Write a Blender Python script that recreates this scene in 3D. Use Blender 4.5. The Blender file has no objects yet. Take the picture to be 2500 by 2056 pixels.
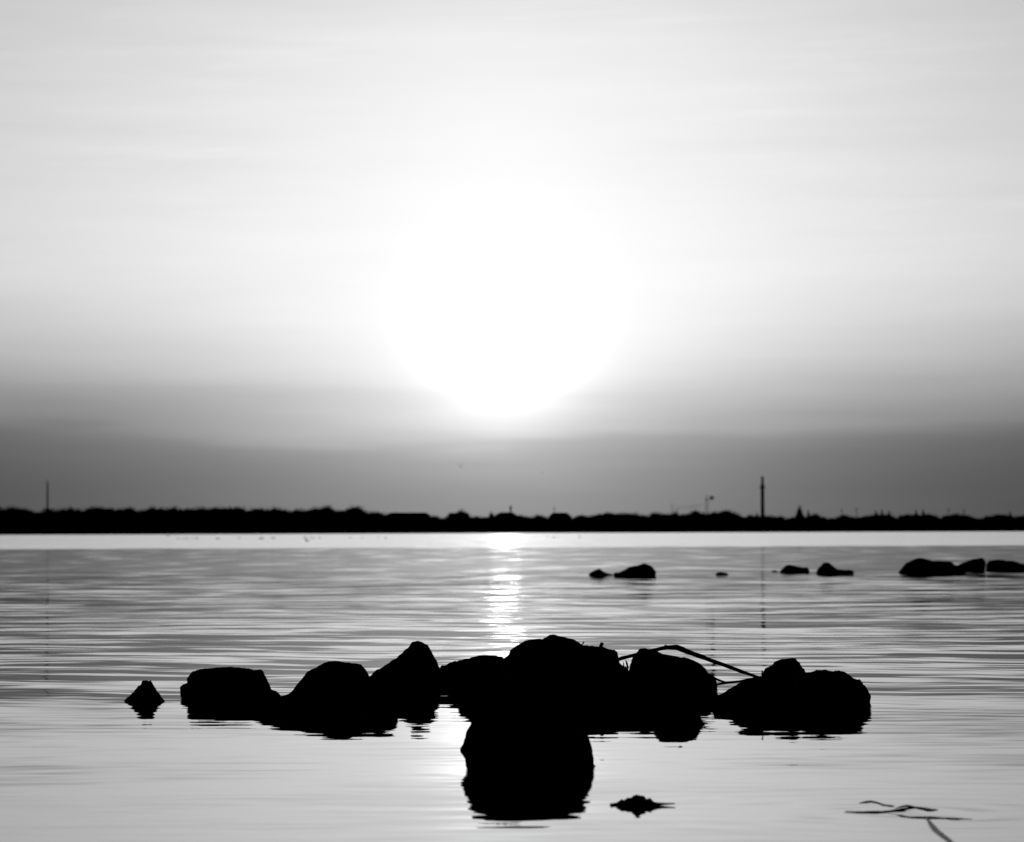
import bpy, math, random
import numpy as np
from mathutils import Vector, Matrix, noise
R = math.radians
random.seed(7)
SC = bpy.context.scene
COL = SC.collection

# ------------------------------------------------------------------ camera
F_PX = 8333.0                                   # focal length in pixels of the 2500 px wide photograph (120 mm)
CAM = Vector((0, 0, 1.0))
PITCH = math.atan(269 / F_PX)
ROT = (Matrix.Rotation(math.pi / 2 + PITCH, 3, 'X') @ Matrix.Rotation(R(-0.195), 3, 'Z'))
cd = bpy.data.cameras.new('camera')
cd.lens = 120; cd.sensor_width = 36; cd.sensor_fit = 'HORIZONTAL'
cd.clip_start = 0.1; cd.clip_end = 60000
cd.dof.use_dof = True; cd.dof.focus_distance = 20.5; cd.dof.aperture_fstop = 5.4
co = bpy.data.objects.new('camera', cd); COL.objects.link(co)
co.matrix_world = Matrix.Translation(CAM) @ ROT.to_4x4()
SC.camera = co

def ray(px, py):
    return (ROT @ Vector(((px - 1250) / F_PX, -(py - 1028) / F_PX, -1))).normalized()
def on_water(px, py):
    d = ray(px, py); return CAM + d * (-CAM.z / d.z)
def at(px, py, Y):
    d = ray(px, py); return CAM + d * (Y / d.y)

SUN = ray(1232, 850)
SUN_EL = math.asin(SUN.z); SUN_AZ = math.atan2(SUN.x, SUN.y)

# ------------------------------------------------------------------ node helper
class NT:
    def __init__(s, tree): s.t = tree; s.n = tree.nodes; s.l = tree.links
    def node(s, kind, **kw):
        n = s.n.new(kind)
        for k, v in kw.items(): setattr(n, k, v)
        return n
    def put(s, sock, v):
        if hasattr(v, 'is_output'): s.l.new(v, sock)
        elif v is not None: sock.default_value = v
    def m(s, op, a, b=None, c=None, clamp=False):
        n = s.node('ShaderNodeMath', operation=op, use_clamp=clamp)
        for i, v in enumerate((a, b, c)):
            if v is not None: s.put(n.inputs[i], v)
        return n.outputs[0]
    def v(s, op, a, b=None, out=0):
        n = s.node('ShaderNodeVectorMath', operation=op)
        s.put(n.inputs[0], a)
        if b is not None: s.put(n.inputs[1], b)
        return n.outputs[out]
    def mr(s, x, a, b, c, d, smooth=False):
        n = s.node('ShaderNodeMapRange', clamp=True, interpolation_type='SMOOTHSTEP' if smooth else 'LINEAR')
        for i, q in enumerate((x, a, b, c, d)): s.put(n.inputs[i], q)
        return n.outputs[0]
    def noise(s, vec, scale, detail=2, rough=0.5, dim='3D'):
        n = s.node('ShaderNodeTexNoise', noise_dimensions=dim)
        if vec is not None: s.l.new(vec, n.inputs['Vector'])
        n.inputs['Scale'].default_value = scale; n.inputs['Detail'].default_value = detail
        n.inputs['Roughness'].default_value = rough
        return n
    def curve(s, x, pts):
        n = s.node('ShaderNodeFloatCurve'); s.put(n.inputs['Value'], x)
        c = n.mapping.curves[0]
        while len(c.points) < len(pts): c.points.new(0.5, 0.5)
        for p, q in zip(c.points, pts): p.location = q; p.handle_type = 'AUTO'
        n.mapping.update(); return n.outputs[0]

# ------------------------------------------------------------------ world: hazy bright sky round a low veiled sun
W = bpy.data.worlds.new('World'); SC.world = W; W.use_nodes = True
W.node_tree.nodes.clear(); w = NT(W.node_tree)
tc = w.node('ShaderNodeTexCoord')
D = w.v('NORMALIZE', tc.outputs['Generated'])
sep = w.node('ShaderNodeSeparateXYZ'); w.l.new(D, sep.inputs[0])
dx, dy, dz = sep.outputs
DEG = 180 / math.pi
el = w.m('MULTIPLY', w.m('ARCSINE', dz), DEG)
az = w.m('SUBTRACT', w.m('MULTIPLY', w.m('ARCTAN2', dx, dy), DEG), SUN_AZ * DEG)
dot = w.v('DOT_PRODUCT', D, tuple(SUN), out=1)
r = w.m('MULTIPLY', w.m('ARCCOSINE', w.m('MINIMUM', dot, 1.0)), DEG)
def expo(x, k, amp): return w.m('MULTIPLY', w.m('EXPONENT', w.m('MULTIPLY', x, -1.0 / k)), amp)
# streaky thin cloud, in azimuth / elevation (it is the same band all the way round)
cv = w.node('ShaderNodeCombineXYZ')
w.put(cv.inputs[0], w.m('MULTIPLY', az, 0.16)); w.put(cv.inputs[1], w.m('MULTIPLY', el, 1.9))
n1 = w.noise(cv.outputs[0], 1.0, 5, 0.55)
cv2 = w.node('ShaderNodeCombineXYZ')
w.put(cv2.inputs[0], w.m('MULTIPLY', az, 0.09)); w.put(cv2.inputs[1], w.m('ADD', w.m('MULTIPLY', el, 0.9), 7.3))
n2 = w.noise(cv2.outputs[0], 1.0, 3, 0.5)
# dark haze layer along the horizon
wob = w.m('MULTIPLY', w.m('SUBTRACT', n2.outputs[0], 0.5), 1.15)
eh = w.m('ADD', w.m('SUBTRACT', el, wob), w.m('MULTIPLY', w.m('ABSOLUTE', w.m('MINIMUM', w.m('MAXIMUM', az, -12.0), 12.0)), -0.03))
ehn = w.m('DIVIDE', w.m('MAXIMUM', eh, 0.0), 10.0)
T = w.curve(ehn, [(0, .28), (.05, .30), (.10, .335), (.140, .385), (.165, .53), (.20, .64), (.30, .87), (.40, .97), (.52, .985), (.63, .965), (.76, .96), (.88, .91), (1, .84)])
# glow of the veiled sun, taller than wide
rx = w.m('MULTIPLY', az, 1.22)
ry = w.m('MULTIPLY', w.m('SUBTRACT', el, SUN_EL * DEG + 1.3), 0.62)
re = w.m('SQRT', w.m('ADD', w.m('MULTIPLY', rx, rx), w.m('MULTIPLY', ry, ry)))
glow = w.m('ADD', expo(re, 7.0, 0.28), w.m('ADD', expo(w.m('MULTIPLY', re, re), 2.6, 0.10), expo(r, 1.3, 0.60)))
base = w.m('ADD', 0.06, expo(r, 24.0, 0.72))
L = w.m('ADD', base, glow)
cv3 = w.node('ShaderNodeCombineXYZ')
w.put(cv3.inputs[0], w.m('MULTIPLY', az, 0.22)); w.put(cv3.inputs[1], w.m('ADD', w.m('MULTIPLY', el, 2.6), w.m('MULTIPLY', az, -0.10)))
cv3.inputs[2].default_value = 4.4
n3 = w.noise(cv3.outputs[0], 1.0, 6, 0.62)
wisp = w.m('MULTIPLY', w.mr(n3.outputs[0], .52, .80, 0.0, 0.08, True), w.mr(el, 3.5, 6.0, 0.1, 1.0, True))
cl = w.m('ADD', w.m('ADD', 0.985, wisp), w.m('MULTIPLY', w.m('SUBTRACT', n1.outputs[0], 0.5), 0.18))
side = w.m('SUBTRACT', 1.0, expo(w.m('MULTIPLY', az, az), 34.0, 1.0))
T = w.m('MULTIPLY', T, w.m('SUBTRACT', 1.0, w.m('MULTIPLY', side, w.mr(el, 0.6, 4.8, 0.58, 0.0, True))))
L = w.m('MULTIPLY', w.m('MULTIPLY', L, T), cl)
# the thin veil saturates: its glare levels off smoothly; only the core of the glare rises above it
over = w.m('MAXIMUM', w.m('SUBTRACT', L, 0.71), 0.0)
soft = w.m('MULTIPLY', w.m('SUBTRACT', 1.0, w.m('EXPONENT', w.m('MULTIPLY', over, -1.0 / 0.22))), 0.22)
L = w.m('ADD', w.m('MINIMUM', L, 0.71), soft)
L = w.m('ADD', L, w.m('MULTIPLY', expo(w.m('MULTIPLY', r, r), 1.1, 1.3), w.m('MULTIPLY', T, T)))
sky = w.node('ShaderNodeTexSky', sky_type='NISHITA', sun_disc=False)
sky.sun_elevation = SUN_EL; sky.sun_rotation = SUN_AZ; sky.air_density = 1.0; sky.dust_density = 2.0
bw = w.node('ShaderNodeRGBToBW'); w.l.new(sky.outputs[0], bw.inputs[0])
nish = w.node('ShaderNodeBackground'); nish.inputs[1].default_value = 0.05
w.put(nish.inputs[0], w.m('MULTIPLY', w.m('MULTIPLY', bw.outputs[0], T), 0.10))
veil = w.node('ShaderNodeBackground'); veil.inputs[1].default_value = 1.0; w.put(veil.inputs[0], L)
add = w.node('ShaderNodeAddShader'); w.l.new(nish.outputs[0], add.inputs[0]); w.l.new(veil.outputs[0], add.inputs[1])
wo = w.node('ShaderNodeOutputWorld'); w.l.new(add.outputs[0], wo.inputs[0])

sl = bpy.data.lights.new('sun', 'SUN'); sl.energy = 0.001; sl.angle = R(0.53); sl.color = (1, 1, 1)
so = bpy.data.objects.new('sun', sl); COL.objects.link(so)
so.rotation_euler = (-SUN).to_track_quat('-Z', 'Y').to_euler()

SC.view_settings.view_transform = 'Standard'; SC.view_settings.look = 'None'
SC.view_settings.exposure = 0; SC.view_settings.gamma = 1; SC.view_settings.use_curve_mapping = False
SC.render.engine = 'CYCLES'
SC.cycles.max_bounces = 5; SC.cycles.sample_clamp_indirect = 20

# ------------------------------------------------------------------ materials
def material(name):
    m = bpy.data.materials.new(name); m.use_nodes = True
    return m, NT(m.node_tree), m.node_tree.nodes['Principled BSDF']
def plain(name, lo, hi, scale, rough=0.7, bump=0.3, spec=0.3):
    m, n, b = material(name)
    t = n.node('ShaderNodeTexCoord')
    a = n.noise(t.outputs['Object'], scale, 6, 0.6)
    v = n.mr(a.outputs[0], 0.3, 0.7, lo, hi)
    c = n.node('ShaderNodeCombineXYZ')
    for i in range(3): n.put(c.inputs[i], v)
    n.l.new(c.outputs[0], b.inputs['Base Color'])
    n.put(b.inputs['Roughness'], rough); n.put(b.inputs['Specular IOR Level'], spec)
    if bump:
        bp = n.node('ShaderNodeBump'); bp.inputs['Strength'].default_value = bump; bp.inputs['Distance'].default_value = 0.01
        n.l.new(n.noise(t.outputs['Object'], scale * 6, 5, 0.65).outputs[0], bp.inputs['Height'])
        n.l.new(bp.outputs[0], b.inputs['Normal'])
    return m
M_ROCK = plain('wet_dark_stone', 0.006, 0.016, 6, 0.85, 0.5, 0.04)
M_BARK = plain('dark_driftwood', 0.008, 0.02, 30, 0.9, 0.4, 0.05)
M_LEAF = plain('dark_foliage', 0.03, 0.05, 0.4, 0.9, 0, 0.0)
M_TRUNK = plain('tree_bark', 0.03, 0.06, 0.5, 0.9, 0, 0.1)
M_EARTH = plain('shore_earth', 0.03, 0.06, 0.05, 1.0, 0, 0.0)
M_BRICK = plain('chimney_brick', 0.06, 0.10, 0.2, 0.9, 0, 0.1)
M_METAL = plain('painted_steel', 0.10, 0.16, 0.2, 0.6, 0, 0.3)
M_WALL = plain('house_wall', 0.06, 0.1, 0.2, 0.9, 0, 0.1)
M_ROOF = plain('house_roof', 0.03, 0.05, 0.3, 0.8, 0, 0.2)
M_FEATHER = plain('bird_feather', 0.05, 0.10, 3, 0.8, 0, 0.1)
M_WEED = plain('wet_pale_reed', 0.20, 0.32, 20, 0.35, 0.1, 0.6)

RINGS = [(*on_water(2210, 1985)[:2], 26.0, .022, .5), (*on_water(1555, 1967)[:2], 30.0, .006, .3), (*on_water(352, 1712)[:2], 24.0, .010, .5), (*on_water(1290, 1872)[:2], 22.0, .006, .7), (*on_water(2100, 1725)[:2], 20.0, .008, .6)]
# water: a dark body under a Fresnel mirror; the wavelets are analytic slopes from noise in metres
m, n, b = material('lake_water'); M_WATER = m
n.n.remove(b)
g = n.node('ShaderNodeNewGeometry'); P = g.outputs['Position']
sp = n.node('ShaderNodeSeparateXYZ'); n.l.new(P, sp.inputs[0]); X, Y, _ = sp.outputs
def coord(ax, ay, ox=0.0, warp=None):
    c = n.node('ShaderNodeCombineXYZ')
    yy = Y if warp is None else n.m('ADD', Y, warp)
    n.put(c.inputs[0], n.m('MULTIPLY_ADD', X, ax, ox)); n.put(c.inputs[1], n.m('MULTIPLY_ADD', yy, ay, ox * 0.7))
    return c.outputs[0]
def centred(nd, ch=0):
    s_ = n.node('ShaderNodeSeparateColor'); n.l.new(nd.outputs['Color'], s_.inputs[0])
    return n.m('SUBTRACT', s_.outputs[ch], 0.5)
warp = n.m('MULTIPLY', centred(n.noise(coord(.12, .05, 3.0), 1.0, 2, .5)), 5.0)
warp = n.m('ADD', warp, n.m('MULTIPLY', centred(n.noise(coord(.55, .22, 8.0), 1.0, 2, .5), 1), 1.3))
A1 = n.noise(coord(.50, 2.1, 11.0, warp), 1.0, 2, .55)        # short crests lying across the view
A2 = n.noise(coord(1.1, 5.0, 23.0, warp), 1.0, 2, .5)         # finer ripples
A3 = n.noise(coord(.50, .13, 37.0), 1.0, 3, .6)               # patchy chop beyond
A4 = n.noise(coord(.22, .75, 51.0, warp), 1.0, 2, .5)         # slow swell
gust = n.noise(coord(.030, .012, 71.0), 1.0, 3, .6)
gx = centred(gust)
bandY = n.m('ADD', n.m('ADD', Y, n.m('MULTIPLY', X, -0.1)), n.m('MULTIPLY', gx, 40.0))
Yw = n.m('ADD', Y, n.m('ADD', n.m('MULTIPLY', centred(n.noise(coord(.35, .2, 91.0), 1.0, 2, .5)), 5.0), n.m('MULTIPLY', X, -0.25)))
near = n.mr(Yw, 19.0, 24.5, 0.0, 1.0, True)
mid = n.mr(Y, 45.0, 95.0, 0.0, 1.0, True)
a1 = n.m('ADD', n.mr(near, 0, 1, .012, .32), n.m('MULTIPLY', mid, -.27))
a2 = n.m('ADD', n.mr(near, 0, 1, .020, .14), n.m('MULTIPLY', mid, -.11))
A5 = n.noise(coord(2.0, 6.5, 63.0), 1.0, 1, .5)
a5 = n.mr(near, 0, 1, .030, .0)
a3 = n.mr(Y, 35.0, 80.0, .001, .10, True)
a4 = n.m('ADD', n.mr(near, 0, 1, .032, .20), n.m('MULTIPLY', mid, -.18))
def slope(ch):
    t = n.m('MULTIPLY', centred(A1, ch), a1)
    for nd, am in ((A2, a2), (A3, a3), (A4, a4), (A5, a5)):
        t = n.m('ADD', t, n.m('MULTIPLY', centred(nd, ch), am))
    return t
ny = slope(0); nx = n.m('MULTIPLY', slope(1), 0.5)
# added mean slope darkens the mid water: normals tip away to mirror lower sky
ny = n.m('ADD', ny, n.m('MULTIPLY', near, n.mr(Y, 60.0, 120.0, 0.0062, 0.0015)))
breeze = n.mr(bandY, 205.0, 228.0, 0.0, 1.0, True)
lane = n.noise(coord(.0012, .012, 5.0), 1.0, 2, .5)
wl_ = n.m('ADD', n.m('ADD', Y, n.m('MULTIPLY', X, .12)), n.m('MULTIPLY', centred(n.noise(coord(.02, .004, 15.0), 1.0, 3, .6)), 70.0))
streak = n.m('MULTIPLY', n.mr(n.m('ABSOLUTE', n.m('SUBTRACT', wl_, 455.0)), 0.0, 50.0, 1.0, 0.0, True), n.mr(centred(n.noise(coord(.03, .004, 19.0), 1.0, 3, .7)), -.15, .12, .35, 1.0))
ny = n.m('ADD', ny, n.m('MULTIPLY', streak, .010))
ny = n.m('SUBTRACT', ny, n.m('MULTIPLY', breeze, n.mr(lane.outputs[0], 00.54, .62, .034, .025)))
for (cx_, cy_, fr_, am_, fall) in RINGS:
    rx_ = n.m('SUBTRACT', X, cx_); ry_ = n.m('SUBTRACT', Y, cy_)
    rr_ = n.m('SQRT', n.m('ADD', n.m('ADD', n.m('MULTIPLY', rx_, rx_), n.m('MULTIPLY', ry_, ry_)), .0004))
    ph_ = n.m('ADD', n.m('MULTIPLY', rr_, fr_), n.m('MULTIPLY', centred(gust), 9.0))
    q_ = n.m('DIVIDE', n.m('MULTIPLY', n.m('MULTIPLY', n.m('SINE', ph_), n.m('EXPONENT', n.m('MULTIPLY', rr_, -1.0 / fall))), am_), rr_)
    ny = n.m('ADD', ny, n.m('MULTIPLY', q_, ry_)); nx = n.m('ADD', nx, n.m('MULTIPLY', q_, rx_))
nv = n.node('ShaderNodeCombineXYZ'); n.put(nv.inputs[0], nx); n.put(nv.inputs[1], ny); nv.inputs[2].default_value = 1
N = n.v('NORMALIZE', nv.outputs[0])
# beyond about 220 m a breeze roughens the lake
rough = n.mr(lane.outputs[0], .56, .64, 0.13, 0.11)
fr = n.node('ShaderNodeFresnel'); fr.inputs['IOR'].default_value = 1.34; n.l.new(N, fr.inputs['Normal'])
gl = n.node('ShaderNodeBsdfGlossy', distribution='MULTI_GGX'); gl.inputs['Color'].default_value = (1, 1, 1, 1)
n.put(gl.inputs['Roughness'], rough); n.l.new(N, gl.inputs['Normal'])
df = n.node('ShaderNodeBsdfDiffuse'); df.inputs['Color'].default_value = (.012, .012, .012, 1)
gb = n.node('ShaderNodeBsdfGlossy', distribution='BECKMANN'); gb.inputs['Color'].default_value = (1, 1, 1, 1)
n.put(gb.inputs['Roughness'], n.mr(Y, 22.0, 90.0, 0.0, 0.10)); n.l.new(N, gb.inputs['Normal'])
g2 = n.node('ShaderNodeMixShader'); n.put(g2.inputs[0], breeze); n.l.new(gb.outputs[0], g2.inputs[1]); n.l.new(gl.outputs[0], g2.inputs[2])
mx = n.node('ShaderNodeMixShader'); n.l.new(fr.outputs[0], mx.inputs[0]); n.l.new(df.outputs[0], mx.inputs[1]); n.l.new(g2.outputs[0], mx.inputs[2])
n.l.new(mx.outputs[0], n.n['Material Output'].inputs['Surface'])

# ------------------------------------------------------------------ mesh helpers
def link(name, verts, faces, mat, parent=None, smooth=True, loc=(0, 0, 0)):
    me = bpy.data.meshes.new(name); me.from_pydata([tuple(v) for v in verts], [], faces); me.update()
    me.materials.append(mat)
    if smooth: me.polygons.foreach_set('use_smooth', [True] * len(me.polygons))
    o = bpy.data.objects.new(name, me); COL.objects.link(o); o.location = loc
    if parent: o.parent = parent
    return o
def tag(o, label, cat, group=None):
    o['label'] = label; o['category'] = cat
    if group: o['group'] = group
    return o
def thing(name, label, cat, loc, group=None, rz=0):
    o = bpy.data.objects.new(name, None); COL.objects.link(o); o.location = loc; o.rotation_euler = (0, 0, rz)
    return tag(o, label, cat, group)
def box(x0, x1, y0, y1, z0, z1, V, Fc):
    k = len(V)
    V += [(x0, y0, z0), (x1, y0, z0), (x1, y1, z0), (x0, y1, z0), (x0, y0, z1), (x1, y0, z1), (x1, y1, z1), (x0, y1, z1)]
    Fc += [(k, k+3, k+2, k+1), (k+4, k+5, k+6, k+7), (k, k+1, k+5, k+4), (k+1, k+2, k+6, k+5), (k+2, k+3, k+7, k+6), (k+3, k, k+4, k+7)]
def tube(pts, rad, V, Fc, seg=8, rough=0.0):
    pts = [Vector(p) for p in pts]
    if not hasattr(rad, '__len__'): rad = [rad] * len(pts)
    k0 = len(V)
    for i, p in enumerate(pts):
        t = (pts[min(i + 1, len(pts) - 1)] - pts[max(i - 1, 0)]).normalized()
        up = Vector((0, 0, 1)) if abs(t.z) < 0.9 else Vector((0, 1, 0))
        a = t.cross(up).normalized(); c = a.cross(t)
        for s in range(seg):
            q = 2 * math.pi * s / seg
            rr = rad[i] * (1 + rough * random.uniform(-1, 1))
            V.append(p + (a * math.cos(q) + c * math.sin(q)) * rr)
    for i in range(len(pts) - 1):
        for s in range(seg):
            u = k0 + i * seg + s; v = k0 + i * seg + (s + 1) % seg
            Fc.append((u, v, v + seg, u + seg))
    Fc.append(tuple(k0 + s for s in range(seg))[::-1]); e = k0 + (len(pts) - 1) * seg
    Fc.append(tuple(e + s for s in range(seg)))

# ------------------------------------------------------------------ setting: water, bed, far shore
W_ = 40000
o = link('water', [(-W_, -300, 0), (W_, -300, 0), (W_, W_, 0), (-W_, W_, 0)], [(0, 1, 2, 3)], M_WATER, smooth=False); o['kind'] = 'structure'
SHORE_Y = 1850.0
V, Fc = [], []
nx_, prof = 160, [(-6, -1.0), (0, 0.0), (6, 1.1), (30, 1.8), (200, 2.6), (900, 3.5), (9000, 4.0)]
for i in range(nx_ + 1):
    x = -1400 + 2800 * i / nx_
    for (yy, zz) in prof:
        j = noise.noise(Vector((x * .01, yy * .01, 3))) * 6
        V.append((x, SHORE_Y + yy + (j if yy < 40 else 0), zz + (noise.noise(Vector((x * .03, yy, 1))) * .5 if zz > 0.5 else 0)))
k = len(prof)
for i in range(nx_):
    for j in range(k - 1): Fc.append((i*k + j, (i+1)*k + j, (i+1)*k + j+1, i*k + j+1))
o = link('shore_ground', V, Fc, M_EARTH); o['kind'] = 'structure'

# ------------------------------------------------------------------ rocks
def rock(name, label, cat, pts, wl, depth, seed, low=0.12, p=2.3, front=1.0, group=None, jag=0.010, mat=None, lean=0.0):
    """outline of the stone as it stands against the water behind it, in its own vertical plane, swelling to a real depth"""
    xm = sum(q[0] for q in pts) / len(pts)
    base = on_water(xm, wl); Yc = base.y
    out = []
    for (px, py) in pts:
        q = at(px, py, Yc); out.append((q.x - base.x, q.z))
    x0, x1 = out[0][0], out[-1][0]; wdt = x1 - x0
    H = max(q[1] for q in out)
    out = [(x0 + wdt * .02, -low * .9)] + out + [(x1 - wdt * .02, -low * .9), (x1 - wdt * .2, -low * 1.3), (x0 + wdt * .2, -low * 1.3)]
    # resample densely
    poly = []
    for i in range(len(out)):
        a, c = Vector(out[i]), Vector(out[(i + 1) % len(out)])
        k_ = max(1, int((c - a).length / max(wdt / 70, 0.006)))
        for t in range(k_): poly.append(a.lerp(c, t / k_))
    cx = (x0 + x1) / 2; cz = H * 0.05
    nP, nR = len(poly), 25
    V, Fc = [], []
    sc = 2.5 / max(wdt, .05)
    for j in range(nR):
        s = -1 + 2 * j / (nR - 1); s = math.copysign(abs(s) ** 0.8, s)
        k_ = max(0.0, 1 - abs(s) ** p) ** (1 / p)
        dd = depth * (front if s < 0 else 1.0)
        for q in poly:
            x = cx + (q.x - cx) * k_; z = cz + (q.y - cz) * k_
            y = s * dd
            v = Vector((x, y, z))
            nn = noise.noise_vector(v * sc + Vector((seed, seed * 2, 0))); n2_ = noise.noise_vector(v * sc * 4 + Vector((seed * 3, 0, seed)))
            fade = 1 - k_ ** 6
            v.y += (nn.y * .35 + n2_.y * .10) * depth * (0.25 + .75 * k_) + lean * z
            v.x += nn.x * wdt * .06 * fade + n2_.x * jag * 1.2
            v.z += nn.z * H * .16 * fade + n2_.z * jag + noise.noise(v * 60) * jag * .5
            V.append(v)
    for j in range(nR - 1):
        for i in range(nP):
            a = j * nP + i; c = j * nP + (i + 1) % nP
            Fc.append((a, c, c + nP, a + nP))
    o = link(name, V, Fc, mat or M_ROCK, loc=(base.x, base.y, 0))
    return tag(o, label, cat, group)

G1 = 'stones of the near rock row'
A = [(305,1710),(312,1704),(330,1684),(341,1675),(351,1663),(358,1661),(367,1665),(379,1685),(389,1699),(397,1708),(401,1712)]
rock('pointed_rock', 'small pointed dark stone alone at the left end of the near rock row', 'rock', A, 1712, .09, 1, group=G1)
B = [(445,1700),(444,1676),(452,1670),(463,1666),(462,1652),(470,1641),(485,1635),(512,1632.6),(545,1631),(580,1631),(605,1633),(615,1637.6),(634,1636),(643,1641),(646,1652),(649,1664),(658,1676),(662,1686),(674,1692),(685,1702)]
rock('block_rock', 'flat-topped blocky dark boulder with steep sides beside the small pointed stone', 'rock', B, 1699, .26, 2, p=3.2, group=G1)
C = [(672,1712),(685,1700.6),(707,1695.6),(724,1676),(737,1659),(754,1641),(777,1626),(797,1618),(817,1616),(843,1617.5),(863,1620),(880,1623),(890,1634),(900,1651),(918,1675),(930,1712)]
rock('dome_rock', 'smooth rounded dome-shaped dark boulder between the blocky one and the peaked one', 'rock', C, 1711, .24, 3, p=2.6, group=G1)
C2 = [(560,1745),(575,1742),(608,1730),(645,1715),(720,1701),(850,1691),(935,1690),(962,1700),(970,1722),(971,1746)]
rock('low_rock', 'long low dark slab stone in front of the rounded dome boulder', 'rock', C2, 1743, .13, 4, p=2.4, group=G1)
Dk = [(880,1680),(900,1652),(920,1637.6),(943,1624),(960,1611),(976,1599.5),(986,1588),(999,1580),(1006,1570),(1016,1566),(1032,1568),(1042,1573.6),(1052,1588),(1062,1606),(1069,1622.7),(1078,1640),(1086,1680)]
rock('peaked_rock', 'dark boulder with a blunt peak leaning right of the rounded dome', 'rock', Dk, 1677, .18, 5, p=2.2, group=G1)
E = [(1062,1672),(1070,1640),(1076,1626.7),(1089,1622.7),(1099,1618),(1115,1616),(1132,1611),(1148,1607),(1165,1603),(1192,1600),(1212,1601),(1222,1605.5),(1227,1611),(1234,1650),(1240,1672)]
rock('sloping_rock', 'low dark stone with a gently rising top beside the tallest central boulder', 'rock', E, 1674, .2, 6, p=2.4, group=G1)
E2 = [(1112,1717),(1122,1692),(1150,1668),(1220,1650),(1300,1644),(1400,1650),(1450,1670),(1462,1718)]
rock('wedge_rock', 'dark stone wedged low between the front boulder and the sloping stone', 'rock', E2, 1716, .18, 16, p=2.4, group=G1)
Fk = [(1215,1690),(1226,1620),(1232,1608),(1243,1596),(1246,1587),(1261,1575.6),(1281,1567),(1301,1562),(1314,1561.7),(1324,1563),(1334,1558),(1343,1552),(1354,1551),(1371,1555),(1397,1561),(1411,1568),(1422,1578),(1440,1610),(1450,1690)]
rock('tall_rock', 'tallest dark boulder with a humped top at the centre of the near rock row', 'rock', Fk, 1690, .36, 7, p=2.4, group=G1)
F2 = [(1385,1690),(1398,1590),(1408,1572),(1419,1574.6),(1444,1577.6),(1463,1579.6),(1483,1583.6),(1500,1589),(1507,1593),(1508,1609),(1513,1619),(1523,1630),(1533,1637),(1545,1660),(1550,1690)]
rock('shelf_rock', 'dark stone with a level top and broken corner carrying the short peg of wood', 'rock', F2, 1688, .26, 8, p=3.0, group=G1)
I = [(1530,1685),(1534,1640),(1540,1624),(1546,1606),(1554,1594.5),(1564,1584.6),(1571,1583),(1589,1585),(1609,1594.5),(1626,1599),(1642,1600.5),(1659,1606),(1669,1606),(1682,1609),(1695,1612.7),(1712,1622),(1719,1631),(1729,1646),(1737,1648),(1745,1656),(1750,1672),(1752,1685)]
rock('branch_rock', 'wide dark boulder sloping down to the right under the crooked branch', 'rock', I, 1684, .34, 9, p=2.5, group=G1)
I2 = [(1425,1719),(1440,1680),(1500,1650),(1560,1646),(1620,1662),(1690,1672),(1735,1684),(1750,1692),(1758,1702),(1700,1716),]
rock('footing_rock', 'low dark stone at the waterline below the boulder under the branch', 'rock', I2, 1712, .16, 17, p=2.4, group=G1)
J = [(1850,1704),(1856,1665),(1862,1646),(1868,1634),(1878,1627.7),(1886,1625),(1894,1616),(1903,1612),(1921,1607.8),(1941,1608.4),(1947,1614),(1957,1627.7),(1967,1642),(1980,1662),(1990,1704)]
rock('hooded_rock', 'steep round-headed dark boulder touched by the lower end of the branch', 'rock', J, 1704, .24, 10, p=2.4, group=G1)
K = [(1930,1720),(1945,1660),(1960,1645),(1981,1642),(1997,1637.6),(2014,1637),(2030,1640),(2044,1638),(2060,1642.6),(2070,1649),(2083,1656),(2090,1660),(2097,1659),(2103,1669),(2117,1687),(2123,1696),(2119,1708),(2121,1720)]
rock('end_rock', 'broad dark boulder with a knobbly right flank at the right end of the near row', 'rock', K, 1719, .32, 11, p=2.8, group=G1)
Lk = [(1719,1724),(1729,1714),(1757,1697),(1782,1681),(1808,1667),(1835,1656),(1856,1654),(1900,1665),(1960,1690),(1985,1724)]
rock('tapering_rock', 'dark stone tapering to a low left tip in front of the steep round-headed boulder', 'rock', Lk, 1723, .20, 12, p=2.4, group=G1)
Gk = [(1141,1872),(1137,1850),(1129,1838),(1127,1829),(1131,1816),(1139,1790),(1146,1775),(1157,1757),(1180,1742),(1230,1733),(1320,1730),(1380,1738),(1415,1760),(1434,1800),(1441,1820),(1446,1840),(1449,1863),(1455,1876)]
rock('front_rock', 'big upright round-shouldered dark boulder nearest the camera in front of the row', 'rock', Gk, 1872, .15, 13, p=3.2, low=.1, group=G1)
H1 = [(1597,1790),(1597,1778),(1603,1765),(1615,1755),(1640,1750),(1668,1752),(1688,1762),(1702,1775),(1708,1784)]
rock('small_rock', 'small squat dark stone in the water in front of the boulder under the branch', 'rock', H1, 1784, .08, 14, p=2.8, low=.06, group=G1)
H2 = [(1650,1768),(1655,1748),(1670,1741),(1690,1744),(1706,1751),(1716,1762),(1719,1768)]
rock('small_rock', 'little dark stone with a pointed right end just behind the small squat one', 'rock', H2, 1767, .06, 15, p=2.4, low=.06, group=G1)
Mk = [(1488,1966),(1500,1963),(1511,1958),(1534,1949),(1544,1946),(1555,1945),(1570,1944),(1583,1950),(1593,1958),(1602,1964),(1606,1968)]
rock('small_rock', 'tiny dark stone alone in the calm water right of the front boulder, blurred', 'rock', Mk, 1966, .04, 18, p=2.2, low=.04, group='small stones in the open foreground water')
G2 = 'rocks of the far row'
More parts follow.
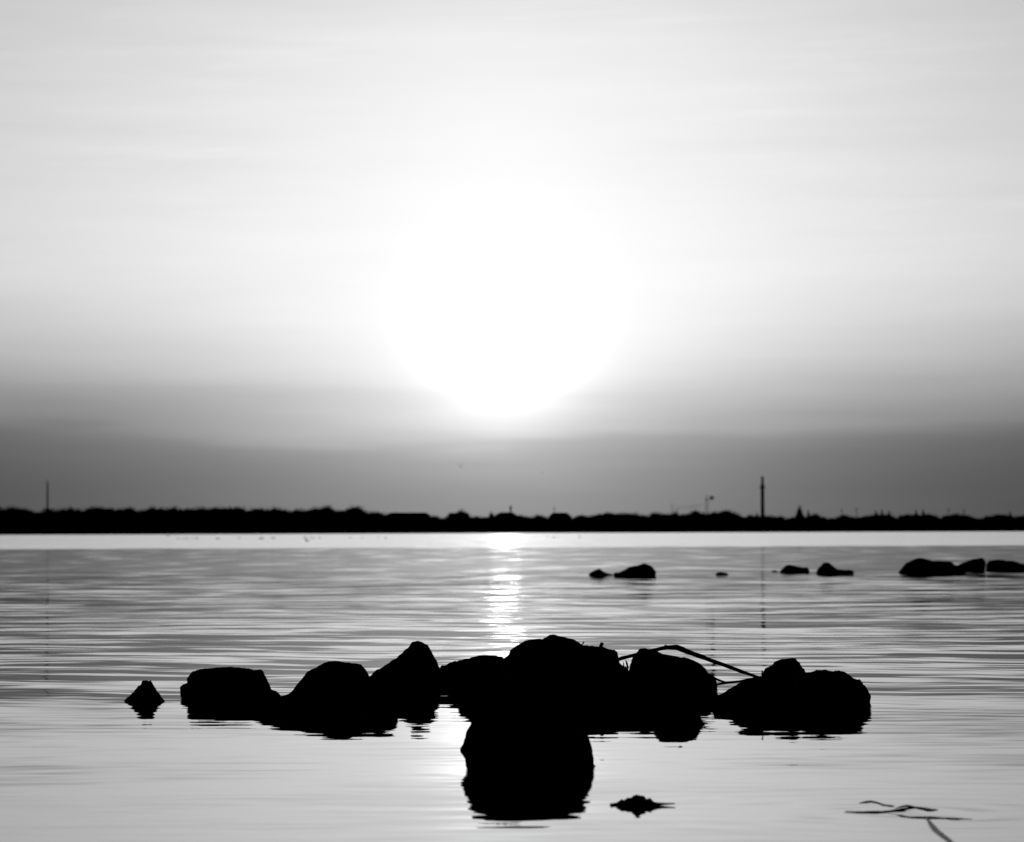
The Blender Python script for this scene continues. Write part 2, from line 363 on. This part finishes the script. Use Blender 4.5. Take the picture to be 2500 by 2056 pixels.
FR = [
 ('small low pointed rock at the left end of the far row', [(1438,1401),(1449,1394),(1457,1391.5),(1463,1389),(1468,1392),(1474,1396),(1482,1400),(1494,1402),(1497,1405)], 1405, .5),
 ('rounded humped rock beside the leftmost pointed rock of the far row', [(1497,1404),(1500,1399),(1515,1397),(1521,1394),(1536,1385),(1547,1382),(1558,1380.7),(1570,1377),(1575,1376),(1581,1378),(1592,1383),(1598,1389.7),(1601,1395),(1601,1401),(1599,1406)], 1406, .9),
 ('tiny flat rock alone mid-way along the far row, just breaking the water', [(1747,1404),(1748,1400),(1752,1398),(1760,1397),(1771,1398.6),(1776,1400),(1777,1404)], 1404, .3),
 ('barely emerged sliver of rock left of the low wedge-shaped rock in the far row', [(1882,1396),(1887,1394),(1892,1393),(1899,1395)], 1396, .2),
 ('low wedge-shaped rock with a level tail under the tall chimney, in the far row', [(1904,1396),(1911,1389),(1917,1383),(1925,1379),(1939,1381.7),(1954,1384.8),(1964,1386),(1971,1385),(1975,1390),(1975,1397)], 1397.5, .5),
 ('conical rock with a thin flat tail to its right in the far row', [(1994,1399),(1997,1392),(2004,1382),(2013,1374),(2021,1373.7),(2031,1382),(2041,1390),(2059,1391.6),(2079,1392.5),(2083,1396),(2082,1400)], 1401, .7),
 ('largest long humped rock of the far row, left of the gap', [(2197,1397),(2207,1385),(2216,1376),(2232,1367),(2247,1362),(2259,1364),(2275,1370),(2293,1370),(2318,1371),(2327,1379),(2340,1383),(2350,1392),(2356,1401)], 1401, 1.2),
 ('rock rising to a squared right shoulder at the gap in the far row', [(2320,1395),(2330,1380),(2342,1380),(2355,1374.6),(2373,1368.5),(2389,1363),(2396,1362.6),(2401,1370),(2402,1394)], 1394, .8),
 ('flat-topped long rock right of the gap, running out at the photo edge', [(2409,1393),(2409,1377),(2416,1369.4),(2435,1366),(2453,1368.5),(2469,1369),(2484,1374.6),(2500,1378.7),(2530,1381),(2550,1393)], 1393, 1.0),
]
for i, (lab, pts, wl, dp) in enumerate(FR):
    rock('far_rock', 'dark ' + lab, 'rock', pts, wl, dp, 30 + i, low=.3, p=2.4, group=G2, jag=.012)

# ------------------------------------------------------------------ driftwood, twigs, weed
YB = on_water(1650, 1684).y
def wood(name, label, cat, pxs, rad, Yd, seg=9, rough=.12, parent=None, mat=None):
    V, Fc = [], []
    pts = []
    P_ = [at(x, y, Yd + (dy_[0] if dy_ else 0)) for (x, y, *dy_) in pxs]
    R_ = rad if hasattr(rad, '__len__') else [rad] * len(P_)
    rr = []
    for i in range(len(P_) - 1):
        L_ = (P_[i+1] - P_[i]).length; k_ = max(1, int(L_ / .025))
        for t in range(k_):
            f = t / k_
            q = P_[i].lerp(P_[i+1], f); q = q + noise.noise_vector(q * 14) * rad_mean(R_) * .12
            pts.append(q); rr.append(R_[i] * (1 - f) + R_[i+1] * f)
    pts.append(P_[-1]); rr.append(R_[-1])
    tube(pts, rr, V, Fc, seg, rough)
    c = Vector((P_[0].x, P_[0].y, 0)) if parent is None else Vector((0, 0, 0))
    if parent is not None: c = parent.location.copy()
    V = [v - c for v in V]
    o = link(name, V, Fc, mat or M_BARK, loc=(0, 0, 0) if parent else c)
    if parent: o.parent = parent
    elif label: tag(o, label, cat)
    return o
def rad_mean(r_): return sum(r_) / len(r_)
S = YB / F_PX
br = thing('branch', 'crooked dark branch leaning over the boulders and bending down to the right', 'branch', (at(1651, 1576, YB).x, YB, 0))
wood('stem', None, None, [(1470,1623),(1500,1613.5),(1520,1607),(1550,1599.5),(1588,1590),(1610,1584.5),(1626,1580.5)], [3.2*S,3.8*S,4.5*S,4.6*S,4.6*S,4.8*S,5.2*S], YB, parent=br)
wood('limb', None, None, [(1622,1581),(1638,1580),(1652,1580.5),(1665,1586),(1686,1593.5),(1732,1611),(1782,1629),(1818,1642.5),(1860,1657)], [5*S,5.5*S,7.2*S,6.8*S,6*S,5.2*S,4.6*S,4.2*S,3.6*S], YB, parent=br)
wood('knot', None, None, [(1624,1584),(1625,1576.5),(1629,1576.5)], [4*S,3.6*S,2*S], YB, parent=br)
wood('twig', 'thin upright twig beside the lower end of the crooked branch', 'twig', [(1862,1722),(1861,1690),(1862,1660),(1860,1648),(1861,1637)], [2*S,1.8*S,1.6*S,1.6*S,1.4*S], on_water(1862, 1721).y)
wood('twig', 'tiny forked dark twig sticking up from the humped central boulder', 'twig', [(1417,1580),(1421,1574),(1424,1570),(1426,1567)], [1.6*S,1.5*S,1.6*S,1.9*S], on_water(1420, 1690).y)
wood('wood_peg', 'short dark peg of wood standing on the level-topped stone', 'stump', [(1465,1586),(1466,1579),(1469,1573),(1470,1569)], [3.6*S,4*S,4.8*S,4.4*S], on_water(1465, 1688).y, seg=6, rough=.2)
for (a, lab) in (([(1524,1640),(1523,1628),(1522,1616)], 'thin dark grass blade left of the tallest blade in the gap under the branch'),
                 ([(1531,1642),(1533,1630),(1530,1618),(1527.5,1611)], 'tallest dark grass blade in the gap between two boulders under the branch'),
                 ([(1527,1640),(1528,1630),(1527,1626)], 'shortest dark grass blade in the gap between two boulders under the branch')):
    wood('grass_blade', lab, 'grass blade', a, [2.4*S] * (len(a) - 1) + [.5*S], on_water(1530, 1690).y, seg=5)
wood('twig', 'thin dark twig arching low over the water left of the steep round-headed boulder', 'twig',
     [(1742,1676),(1752,1671),(1775,1666.5),(1805,1664),(1830,1658),(1858,1652)], [2*S,2.6*S,3*S,2.6*S,2.4*S,2*S], on_water(1800, 1705).y)
wood('twig', 'dark twig trailing right from the foot of the wide sloping boulder', 'twig',
     [(1736,1650),(1748,1658),(1765,1664),(1780,1667)], [3.4*S,3*S,2*S,1*S], on_water(1750, 1700).y)
# spray of small twigs lying on the little foreground stone
Ym = on_water(1590, 1967).y
wood('twig', 'thin dark twig lying flat to the right of the tiny foreground stone', 'twig', [(1588,1961),(1605,1963.5),(1625,1963),(1648,1962)], [.007,.006,.004,.002], Ym)
# half-sunk stick with a bent stem at lower right
wpt = lambda x, y: on_water(x, y)
st = thing('sunken_branch', 'blurred dark half-sunk branch floating at the lower right with a pale bent stem', 'branch', tuple(wpt(2200, 1985)))
def floater(name, pxs, rad, mat, dz=0.0, arch=0.0):
    P_ = [wpt(x, y) for x, y in pxs]; V, Fc = [], []
    pts, rr = [], []
    for i in range(len(P_) - 1):
        for t in range(8):
            f = t / 8; q = P_[i].lerp(P_[i+1], f); s_ = (i + f) / (len(P_) - 1)
            q.z = dz + arch * math.sin(math.pi * s_) + noise.noise(q * 20) * .002
            pts.append(q - st.location); rr.append(rad * (.35 + .65 * math.sin(math.pi * min(max(s_, .05), .95))))
    tube(pts, rr, V, Fc, 8, .1)
    return link(name, V, Fc, mat, st)
floater('limb', [(2064,1981),(2110,1983),(2155,1983),(2195,1978),(2230,1972),(2262,1974),(2290,1978)], .004, M_BARK, .0, .001)
floater('limb', [(2170,1986),(2223,1996),(2270,1997),(2321,1999),(2380,2000)], .0028, M_BARK, .0, .002)
floater('twig', [(2098,1961),(2125,1957),(2155,1963)], .004, M_BARK, .0, .0008)
floater('twig', [(2185,1974),(2212,1967),(2235,1970)], .003, M_BARK, .0, .0008)
floater('twig', [(2140,1962),(2160,1966),(2185,1969)], .0025, M_BARK, .0, .0006)
floater('twig', [(2060,1984),(2120,1986),(2180,1985)], .002, M_BARK, .0, .0004)
floater('twig', [(2240,1975),(2265,1979),(2292,1977)], .0035, M_BARK, .0, .0008)
fs = floater('stem', [(2262,1998),(2275,2016),(2284,2028),(2305,2044),(2325,2060),(2345,2080)], .012, M_WEED, 0.0, .0)
fs.scale.z = .25; fs.location.z = .001

# ------------------------------------------------------------------ far shore: wood, single trees, houses, chimney, mast, cranes
def leafy_mesh(name, rx_, rz_, nq, seed, kind='round'):
    rnd = random.Random(seed); V, Fc = [], []
    # inner mass: displaced ball
    segs, rings = 10, 7
    def top(sh, ph):
        d_ = Vector((math.cos(sh) * math.cos(ph), math.sin(sh) * math.cos(ph), math.sin(ph)))
        k_ = 1 + .25 * noise.noise(d_ * 2.2 + Vector((seed, 0, 0)))
        return d_, k_
    for j in range(rings + 1):
        ph = -math.pi / 2 + math.pi * j / rings
        for i in range(segs):
            d_, k_ = top(2 * math.pi * i / segs, ph)
            if kind == 'spire': 
                t_ = (d_.z + 1) / 2; w_ = (1 - t_) * .62 + .02
                V.append(Vector((d_.x * rx_ * w_ / max(math.cos(ph), .15) * (math.cos(ph) > .01), d_.y * rx_ * w_, d_.z * rz_)))
            else: V.append(Vector((d_.x * rx_, d_.y * rx_, d_.z * rz_)) * .74 * k_)
    for j in range(rings):
        for i in range(segs):
            a = j * segs + i; c = j * segs + (i + 1) % segs
            Fc.append((a, c, c + segs, a + segs))
    for q in range(nq):
        sh = rnd.uniform(0, 2 * math.pi); ph = math.asin(rnd.uniform(-.5, 1))
        d_, k_ = top(sh, ph)
        if kind == 'spire':
            t_ = rnd.random() ** .8; w_ = (1 - t_) * rnd.uniform(.6, 1.0) * (.75 + .25 * math.cos(t_ * 40)) + .02
            p = Vector((math.cos(sh) * rx_ * w_, math.sin(sh) * rx_ * w_, rz_ * (2 * t_ - 1)))
        else:
            rr = rnd.uniform(.7, 1.04) * k_; p = Vector((d_.x * rx_, d_.y * rx_, d_.z * rz_)) * rr
        s_ = rnd.uniform(.18, .5)
        e1 = Vector((rnd.uniform(-1, 1), rnd.uniform(-.3, .3), rnd.uniform(-1, 1))).normalized() * s_
        e2 = Vector((rnd.uniform(-1, 1), rnd.uniform(-.3, .3), rnd.uniform(-1, 1))).normalized() * s_
        k0 = len(V); V += [p, p + e1, p + e1 + e2, p + e2]; Fc.append((k0, k0+1, k0+2, k0+3))
    me = bpy.data.meshes.new(name); me.from_pydata([tuple(v) for v in V], [], Fc); me.update(); me.materials.append(M_LEAF)
    return me
CR = [leafy_mesh('crown', 4.2 + .5 * (i % 3), 4.2, 420, 100 + i) for i in range(7)]
SPIRE = leafy_mesh('crown', 5.2, 6.5, 420, 300, 'spire')
Vt, Ft = [], []
tube([(0, 0, 0), (.1, 0, 2.5), (0, .1, 5), (.1, 0, 8)], [.38, .3, .24, .12], Vt, Ft, 7, .05)
tube([(0, 0, 4), (1.2, .2, 6.4), (1.8, .3, 8)], [.16, .1, .05], Vt, Ft, 5); tube([(0, 0, 4.6), (-1.1, -.3, 6.8), (-1.7, -.2, 8)], [.15, .1, .05], Vt, Ft, 5)
TR = bpy.data.meshes.new('trunk'); TR.from_pydata([tuple(v) for v in Vt], [], Ft); TR.update(); TR.materials.append(M_TRUNK)
def tree(px, top, Yd, width, mesh, label, group=None, squash=1.0):
    t_ = at(px, top, Yd); gz = 1.6
    root = thing('tree', label, 'tree', (t_.x, Yd, gz), group, random.uniform(0, 6.28))
    Ht = t_.z - gz
    spire = mesh is SPIRE
    rzz = 6.5 if spire else 4.2
    ch = (.46 if spire else .36) * Ht
    c = bpy.data.objects.new('crown', mesh); COL.objects.link(c); c.parent = root
    c.location = (0, 0, Ht - ch * .98); c.scale = (width / 2 / (4.6 if not spire else 3.4), width / 2 / (4.6 if not spire else 3.4), ch / rzz)
    k_ = bpy.data.objects.new('trunk', TR); COL.objects.link(k_); k_.parent = root; k_.scale = (1, 1, max(.5, (Ht - ch) / 8 * 1.25))
    return root
SKY = [(-40,1236),(0,1237),(16,1234),(43,1234),(63,1240),(83,1246),(109,1240),(150,1241),(179,1237.5),(205,1241),(232,1234),(259,1238),(285,1234.5),(298,1238),(312,1233.5),(341,1238.5),(378,1235),(398,1238),(434,1233.5),(464,1239),(514,1234.5),(560,1234),(597,1238),(630,1238),(666,1236.5),(700,1240),
 (740,1240),(792,1235),(805,1235),(825,1244),(865,1236),(885,1240),(908,1249),(951,1250),(1054,1257),(1081,1258.5),(1127,1250),(1160,1259),(1200,1255),(1230,1253),(1260,1256),(1283,1254),(1330,1257),(1392,1259),(1429,1255),(1482,1251),(1525,1250),(1565,1252),(1604,1249),(1650,1249),(1697,1246),(1747,1248),(1774,1247),(1797,1253),(1830,1257),(1876,1255),(1899,1259),(1933,1262),(1966,1260),(1989,1253),(2005,1259),(2039,1263),(2069,1255),(2085,1262),(2122,1256),(2153,1254),(2185,1257),(2231,1252),(2254,1250),(2277,1254),(2294,1259),(2334,1254),(2364,1258),(2394,1261),(2433,1255),(2465,1256),(2483,1259),(2520,1256),(2560,1258)]
def skyline(px):
    for (a, b_), (c, d_) in zip(SKY, SKY[1:]):
        if a <= px <= c: return b_ + (d_ - b_) * (px - a) / (c - a)
    return 1250
rt = random.Random(5)
GT = 'trees of the far shore wood'
px = -60
row = 0
while px < 2560:
    Yd = SHORE_Y + rt.uniform(22, 60) + (row % 2) * 45
    bump = rt.uniform(-1.5, 7) if row % 3 else rt.uniform(-1.5, 1)
    left = px < 950
    lab = 'dark leafy tree in the taller wood on the left half of the far shore' if left else 'dark low tree in the thinner wood on the right half of the far shore'
    tree(px, skyline(px) + bump, Yd, rt.uniform(6.5, 12.5) * (1.15 if left else .9), CR[rt.randrange(7)], lab, GT + (' left half' if left else ' right half'))
    row += 1; px += rt.uniform(12, 21)
tree(866, 1233.5, SHORE_Y + 25, 14, CR[1], 'big round-crowned tree rising left of the long flat roof on the far shore')
tree(800, 1233.5, SHORE_Y + 25, 11, CR[3], 'full-crowned tree left of the big round one on the far shore')
tree(1127, 1243.5, SHORE_Y + 70, 6, CR[2], 'small tree showing over the short flat roof on the far shore')
tree(1200, 1248.5, SHORE_Y + 40, 3.6, CR[4], 'slim tree just left of the low roof above the sun glint')
tree(1952, 1235.5, SHORE_Y + 20, 9.5, SPIRE, 'pointed conifer standing clear of the wood right of the tall chimney')
tree(1973, 1246.5, SHORE_Y + 26, 4.5, SPIRE, 'short pointed conifer next to the tallest pointed one')
tree(1848, 1250.5, SHORE_Y + 26, 4, SPIRE, 'small conifer just left of the foot of the tall chimney')
for (x, y) in ((2138, 1247), (2153, 1244.5), (2171, 1248), (2236, 1246.5), (2254, 1245), (2466, 1249)):
    tree(x, y, SHORE_Y + 26, 5, SPIRE, 'small dark conifer among the low wood toward the right of the far shore', 'small conifers on the right of the far shore')
for (x, y, q) in ((1482, 1248, 9), (1697, 1243, 6), (1774, 1243, 8)):
    tree(x, y, SHORE_Y + 60, q, CR[5], 'round tree top rising above the wood between the roofs and the tall chimney', 'taller tree tops near the cranes')
# undergrowth that closes the foot of the wood
rng = np.random.default_rng(3)
V, Fc = [], []
nu = 9000
ux = rng.uniform(-330, 330, nu); uy = SHORE_Y + rng.uniform(8, 70, nu)
for x, y in zip(ux, uy):
    pxx = 1250 + x / y * F_PX
    hmax = max(2.0, (1299 - skyline(min(max(pxx, -40), 2555))) / F_PX * y - 3.0)
    z = 0.8 + hmax * rng.random(); s_ = rng.uniform(.8, 1.6)
    k0 = len(V)
    e1 = Vector(rng.normal(0, 1, 3)).normalized() * s_; e2 = Vector(rng.normal(0, 1, 3)).normalized() * s_
    c = Vector((x, y, z)); V += [c - e1 - e2, c + e1 - e2, c + e1 + e2, c - e1 + e2]; Fc.append((k0, k0+1, k0+2, k0+3))
# dense hedge bank behind
nb = 500
for i in range(nb):
    x = -340 + 680 * i / (nb - 1); y = SHORE_Y + 62 + 6 * noise.noise(Vector((x * .03, 0, 0)))
    pxx = 1250 + x / y * F_PX
    top_ = (1299 - skyline(min(max(pxx, -40), 2555))) / F_PX * y - 3.6 + .9 * noise.noise(Vector((x * .25, 2, 0)))
    k0 = len(V); V += [Vector((x, y - 8, 1)), Vector((x, y - 2, top_ * .7)), Vector((x, y, top_)), Vector((x, y + 6, top_ * .8)), Vector((x, y + 14, 1))]
    if i:
        for j in range(4): Fc.append((k0 - 5 + j, k0 + j, k0 + j + 1, k0 - 5 + j + 1))
o = link('undergrowth', V, Fc, M_LEAF, smooth=False); o['kind'] = 'stuff'; o['label'] = 'dense dark undergrowth filling the foot of the wood along the far shore'

def house(name, label, px0, px1, ytop, yeave, hip, Yd=SHORE_Y + 16, depth=10):
    a = at(px0, ytop, Yd); b_ = at(px1, ytop, Yd); e_ = at(px0, yeave, Yd)
    cx = (a.x + b_.x) / 2; hw = (b_.x - a.x) / 2; g0 = 1.0
    root = thing(name, label, 'house', (cx, Yd, g0))
    V, Fc = [], []; box(-hw * .96, hw * .96, -depth/2 + .3, depth/2 - .3, 0, e_.z - g0, V, Fc); wall = link('wall', V, Fc, M_WALL, root, False)
    ze, zr = e_.z - g0, a.z - g0; h = hip * hw
    V = [(-hw, -depth/2, ze), (hw, -depth/2, ze), (hw, depth/2, ze), (-hw, depth/2, ze), (-hw + h, -.3, zr), (hw - h, -.3, zr), (hw - h, .3, zr), (-hw + h, .3, zr)]
    link('roof', V, [(0,1,5,4),(1,2,6,5),(2,3,7,6),(3,0,4,7),(4,5,6,7),(3,2,1,0)], M_ROOF, root, False)
    for s in (-.6, -.2, .2, .6):
        V, Fc = [], []; box(s*hw - .5, s*hw + .5, -depth/2 + .22, -depth/2 + .34, ze*.35, ze*.35 + 1.3, V, Fc); w2 = link('window', V, Fc, M_ROOF, root, False)
    return root
house('house', 'long low building with a flat-ridged roof right of the big round tree', 942, 1052, 1252, 1259, .22)
house('house', 'short building with a flat-ridged roof midway along the far shore', 1093, 1147, 1252.3, 1259, .16)
house('house', 'house with a hipped roof on the shore above the sun glint', 1204, 1268, 1251, 1262, .55)
house('house', 'house with a hipped roof right of the sun glint on the far shore', 1338, 1396, 1252, 1262, .42)

# tall chimney with a gallery two thirds up
CY = SHORE_Y + 500
S_ = CY / F_PX
b0 = at(1862, 1290, CY); zt = at(1862, 1163, CY).z; zg = at(1862, 1188, CY).z
ch = thing('chimney', 'tall dark tapering chimney with a gallery near its top, rising over the right wood', 'chimney', (b0.x, CY, 2.5))
def lathe(name, prof_, mat, parent, seg=20):
    V, Fc = [], []
    for r_, z_ in prof_:
        for s in range(seg): V.append((r_ * math.cos(2*math.pi*s/seg), r_ * math.sin(2*math.pi*s/seg), z_))
    for i in range(len(prof_) - 1):
        for s in range(seg):
            a = i*seg + s; c = i*seg + (s+1) % seg; Fc.append((a, c, c + seg, a + seg))
    Fc.append(tuple(range(seg))[::-1]); Fc.append(tuple((len(prof_)-1)*seg + s for s in range(seg)))
    return link(name, V, Fc, mat, parent)
zt -= 2.5; zg -= 2.5
lathe('shaft', [(4.9*S_, 0), (4.6*S_, zg*.4), (4.1*S_, zg), (3.2*S_, zg + 2), (2.9*S_, zt - 1), (3.2*S_, zt - .8), (3.2*S_, zt), (2.6*S_, zt)], M_BRICK, ch)
lathe('gallery', [(4.2*S_, zg - 2.6), (5.3*S_, zg - 1.2), (6.2*S_, zg - .9), (6.2*S_, zg - .6), (4.2*S_, zg - .6)], M_METAL, ch)
V, Fc = [], []
for k_ in range(16):
    q = 2 * math.pi * k_ / 16; tube([(6*S_*math.cos(q), 6*S_*math.sin(q), zg - .6), (6*S_*math.cos(q), 6*S_*math.sin(q), zg + .6)], .06, V, Fc, 4)
tube([(6*S_*math.cos(2*math.pi*k_/24), 6*S_*math.sin(2*math.pi*k_/24), zg + .6) for k_ in range(25)], .08, V, Fc, 4)
link('railing', V, Fc, M_METAL, ch)
# slim mast on the left
MY = SHORE_Y + 400; b0 = at(116, 1290, MY); zt = at(116, 1173, MY).z
ms = thing('mast', 'slim grey chimney-like mast rising over the wood at the far left', 'mast', (b0.x, MY, 2.5))
S2 = MY / F_PX
lathe('shaft', [(2.4*S2, 0), (2.1*S2, zt*.5), (1.8*S2, zt - 4), (1.6*S2, zt - 3.8)], M_METAL, ms, 12)
lathe('tip', [(1.2*S2, zt - 3.8), (1.0*S2, zt - 2.5), (.3*S2, zt - 2)], M_METAL, ms, 8)
# short stack over the roof above the glint
QY = SHORE_Y + 300; b0 = at(1247, 1290, QY); S3 = QY / F_PX; zt = at(1247, 1235, QY).z
qs = thing('small_chimney', 'short grey stack behind the hipped roof above the sun glint', 'chimney', (b0.x, QY, 2.5))
lathe('shaft', [(2*S3, 0), (1.9*S3, zt - 5.2)], M_METAL, qs, 12); lathe('cap', [(2.4*S3, zt - 5.2), (2.6*S3, zt - 2.5)], M_METAL, qs, 12)
# tower cranes: lattice masts and jibs
def lattice(p0, p1, w_, pitch_, rad, V, Fc):
    p0, p1 = Vector(p0), Vector(p1); t = (p1 - p0); L_ = t.length; t.normalize()
    a = t.cross(Vector((0, 1, 0))); 
    if a.length < .1: a = Vector((1, 0, 0))
    a.normalize(); c = a.cross(t)
    cor = [(a*i + c*j) * w_/2 for i, j in ((-1,-1),(1,-1),(1,1),(-1,1))]
    for q in cor: tube([p0 + q, p1 + q], rad, V, Fc, 4)
    k_ = int(L_ / pitch_)
    for i in range(k_):
        u, v_ = p0 + t * L_ * i / k_, p0 + t * L_ * (i+1) / k_
        for s in range(4): tube([u + cor[s], v_ + cor[(s+1) % 4]], rad * .7, V, Fc, 3)
KY = SHORE_Y + 1100; S4 = KY / F_PX
def crane(label, pxm, ytop, jib0, jib1, peak=None, rad=.16, wm=2.2, weight=True):
    b0 = at(pxm, 1290, KY)
    root = thing('tower_crane', label, 'crane', (b0.x, KY, 3.2))
    loc = Vector((b0.x, KY, 3.2))
    tz = at(pxm, ytop, KY).z - 3.2
    V, Fc = [], []; lattice((0, 0, 0), (0, 0, tz), wm, 3.0, rad, V, Fc); link('tower', V, Fc, M_METAL, root, False)
    V, Fc = [], []; lattice(at(*jib0, KY) - loc, at(*jib1, KY) - loc, 1.5, 2.5, rad * .8, V, Fc); link('jib', V, Fc, M_METAL, root, False)
    if peak:
        V, Fc = [], []; pk = at(*peak, KY) - loc
        tube([(0, 0, tz), pk], .2, V, Fc, 5); tube([pk, at(*jib0, KY) - loc], .15, V, Fc, 4); tube([pk, at(*jib1, KY) - loc], .12, V, Fc, 4)
        link('stay', V, Fc, M_METAL, root, False)
    if weight:
        V, Fc = [], []; q = at(*weight, KY) - loc; box(q.x - 1.6, q.x + 1.6, -1, 1, q.z - 1.6, q.z + 1.2, V, Fc); link('counterweight', V, Fc, M_METAL, root, False)
    return root
crane('grey tower crane with a short counter-jib and weights, left of the tall chimney', 1726, 1219, (1722, 1220), (1741, 1217.5), (1725, 1209), .12, 2.2, (1738, 1215))
crane('faint short tower crane with a stubby head at the left of the crane group', 1641, 1238, (1635, 1234), (1646, 1233), None, .07, 1.8, None)
crane('faint low crane with a long nearly level jib reaching right', 1653, 1242, (1650, 1241), (1713, 1234), None, .07, 1.4, None)
# thin poles over the right wood
for (x, y) in ((2055, 1242), (2091, 1238), (2316, 1241), (2353, 1242), (1353, 1238)):
    PY = SHORE_Y + 260; q = at(x, y, PY); V, Fc = [], []
    g_ = 2.5; hh = q.z - g_
    root = thing('pole', 'very thin pale pole with a crossbar standing behind the far wood', 'pole', (q.x, PY, g_), 'thin poles behind the far wood')
    tube([(0, 0, 0), (0, 0, hh)], .17, V, Fc, 6); link('post', V, Fc, M_METAL, root)
    V, Fc = [], []; tube([(-.9, 0, hh - 1), (.9, 0, hh - 1)], .12, V, Fc, 4); link('crossbar', V, Fc, M_METAL, root)

# ------------------------------------------------------------------ birds
def bird_flying(label, px_, py_, Yd, span, dihedral=.5, yaw=0.0, roll=0.0):
    p = at(px_, py_, Yd)
    root = thing('flying_bird', label, 'bird', tuple(p), rz=yaw)
    root.rotation_euler = (0, roll, yaw)
    V, Fc = [], []; L_ = span * .42
    tube([(0, -L_*.5, 0), (0, -L_*.35, 0.01), (0, 0, 0), (0, L_*.3, 0), (0, L_*.55, .0)], [L_*.03, L_*.12, L_*.15, L_*.09, L_*.02], V, Fc, 8)
    link('body', V, Fc, M_FEATHER, root)
    for s in (-1, 1):
        V, Fc = [], []; n_ = 7
        for i in range(n_):
            t_ = i / (n_ - 1); x = s * span * .5 * t_; z = span * dihedral * (math.sin(t_ * 1.8) * .5) ; c_ = L_ * .34 * (1 - t_) ** .6 + .004
            sw = L_ * .25 * t_
            V += [(x, -c_*.5 + sw - .05*L_, z), (x, -c_*.1 + sw, z + L_*.035), (x, c_*.5 + sw, z), (x, 0 + sw, z - L_*.01)]
        for i in range(n_ - 1):
            for j in range(4): Fc.append((i*4+j, i*4+(j+1)%4, (i+1)*4+(j+1)%4, (i+1)*4+j))
        Fc += [(0,1,2,3), ((n_-1)*4+3, (n_-1)*4+2, (n_-1)*4+1, (n_-1)*4)]
        link('wing', V, Fc, M_FEATHER, root)
    return root
bird_flying('small bird with raised wings flying in the grey sky left of centre', 1125, 1141, 420, .85, 1.0, .3)
bird_flying('tiny distant bird speck in the sky right of the larger bird', 1325, 1156, 700, .8, .9, .2)
bird_flying('dark gull gliding low over the bright water left of the sun glint', 749, 1321, 170, .5, .5, .9, .5)
bird_flying('small bird diving just under the wood on the bright water, left', 411, 1309, 230, .42, .9, -.5, -.6)
bird_flying('tiny bird low over the bright water at the far left', 39, 1314.5, 240, .2, .8, .4)
# duck raft
Vd, Fd = [], []
tube([(-.28, 0, .08), (-.18, 0, .07), (0, 0, .06), (.16, 0, .07), (.24, 0, .12)], [.02, .09, .13, .10, .03], Vd, Fd, 8)
DB = bpy.data.meshes.new('body'); DB.from_pydata([tuple(v) for v in Vd], [], Fd); DB.update(); DB.materials.append(M_FEATHER)
Vd, Fd = [], []
tube([(.16, 0, .1), (.2, 0, .2), (.22, 0, .27), (.26, 0, .28), (.34, 0, .265)], [.05, .035, .055, .05, .012], Vd, Fd, 7)
DH = bpy.data.meshes.new('head'); DH.from_pydata([tuple(v) for v in Vd], [], Fd); DH.update(); DH.materials.append(M_FEATHER)
rd = random.Random(11)
for i in range(26):
    x = rd.uniform(430, 960) if i < 22 else rd.uniform(1310, 1420)
    q = on_water(x, 1315.5 - (x - 400) * .0034 + rd.uniform(-1.0, 1.2))
    root = thing('duck', 'tiny dark duck in the loose line of ducks on the bright far water', 'duck', (q.x, q.y, -.02), 'ducks on the bright far water', rd.choice((0, math.pi)) + rd.uniform(-.6, .6))
    for nm, me in (('body', DB), ('head', DH)):
        c = bpy.data.objects.new(nm, me); COL.objects.link(c); c.parent = root
    sc_ = rd.uniform(.5, .85); root.scale = (sc_, sc_, sc_)
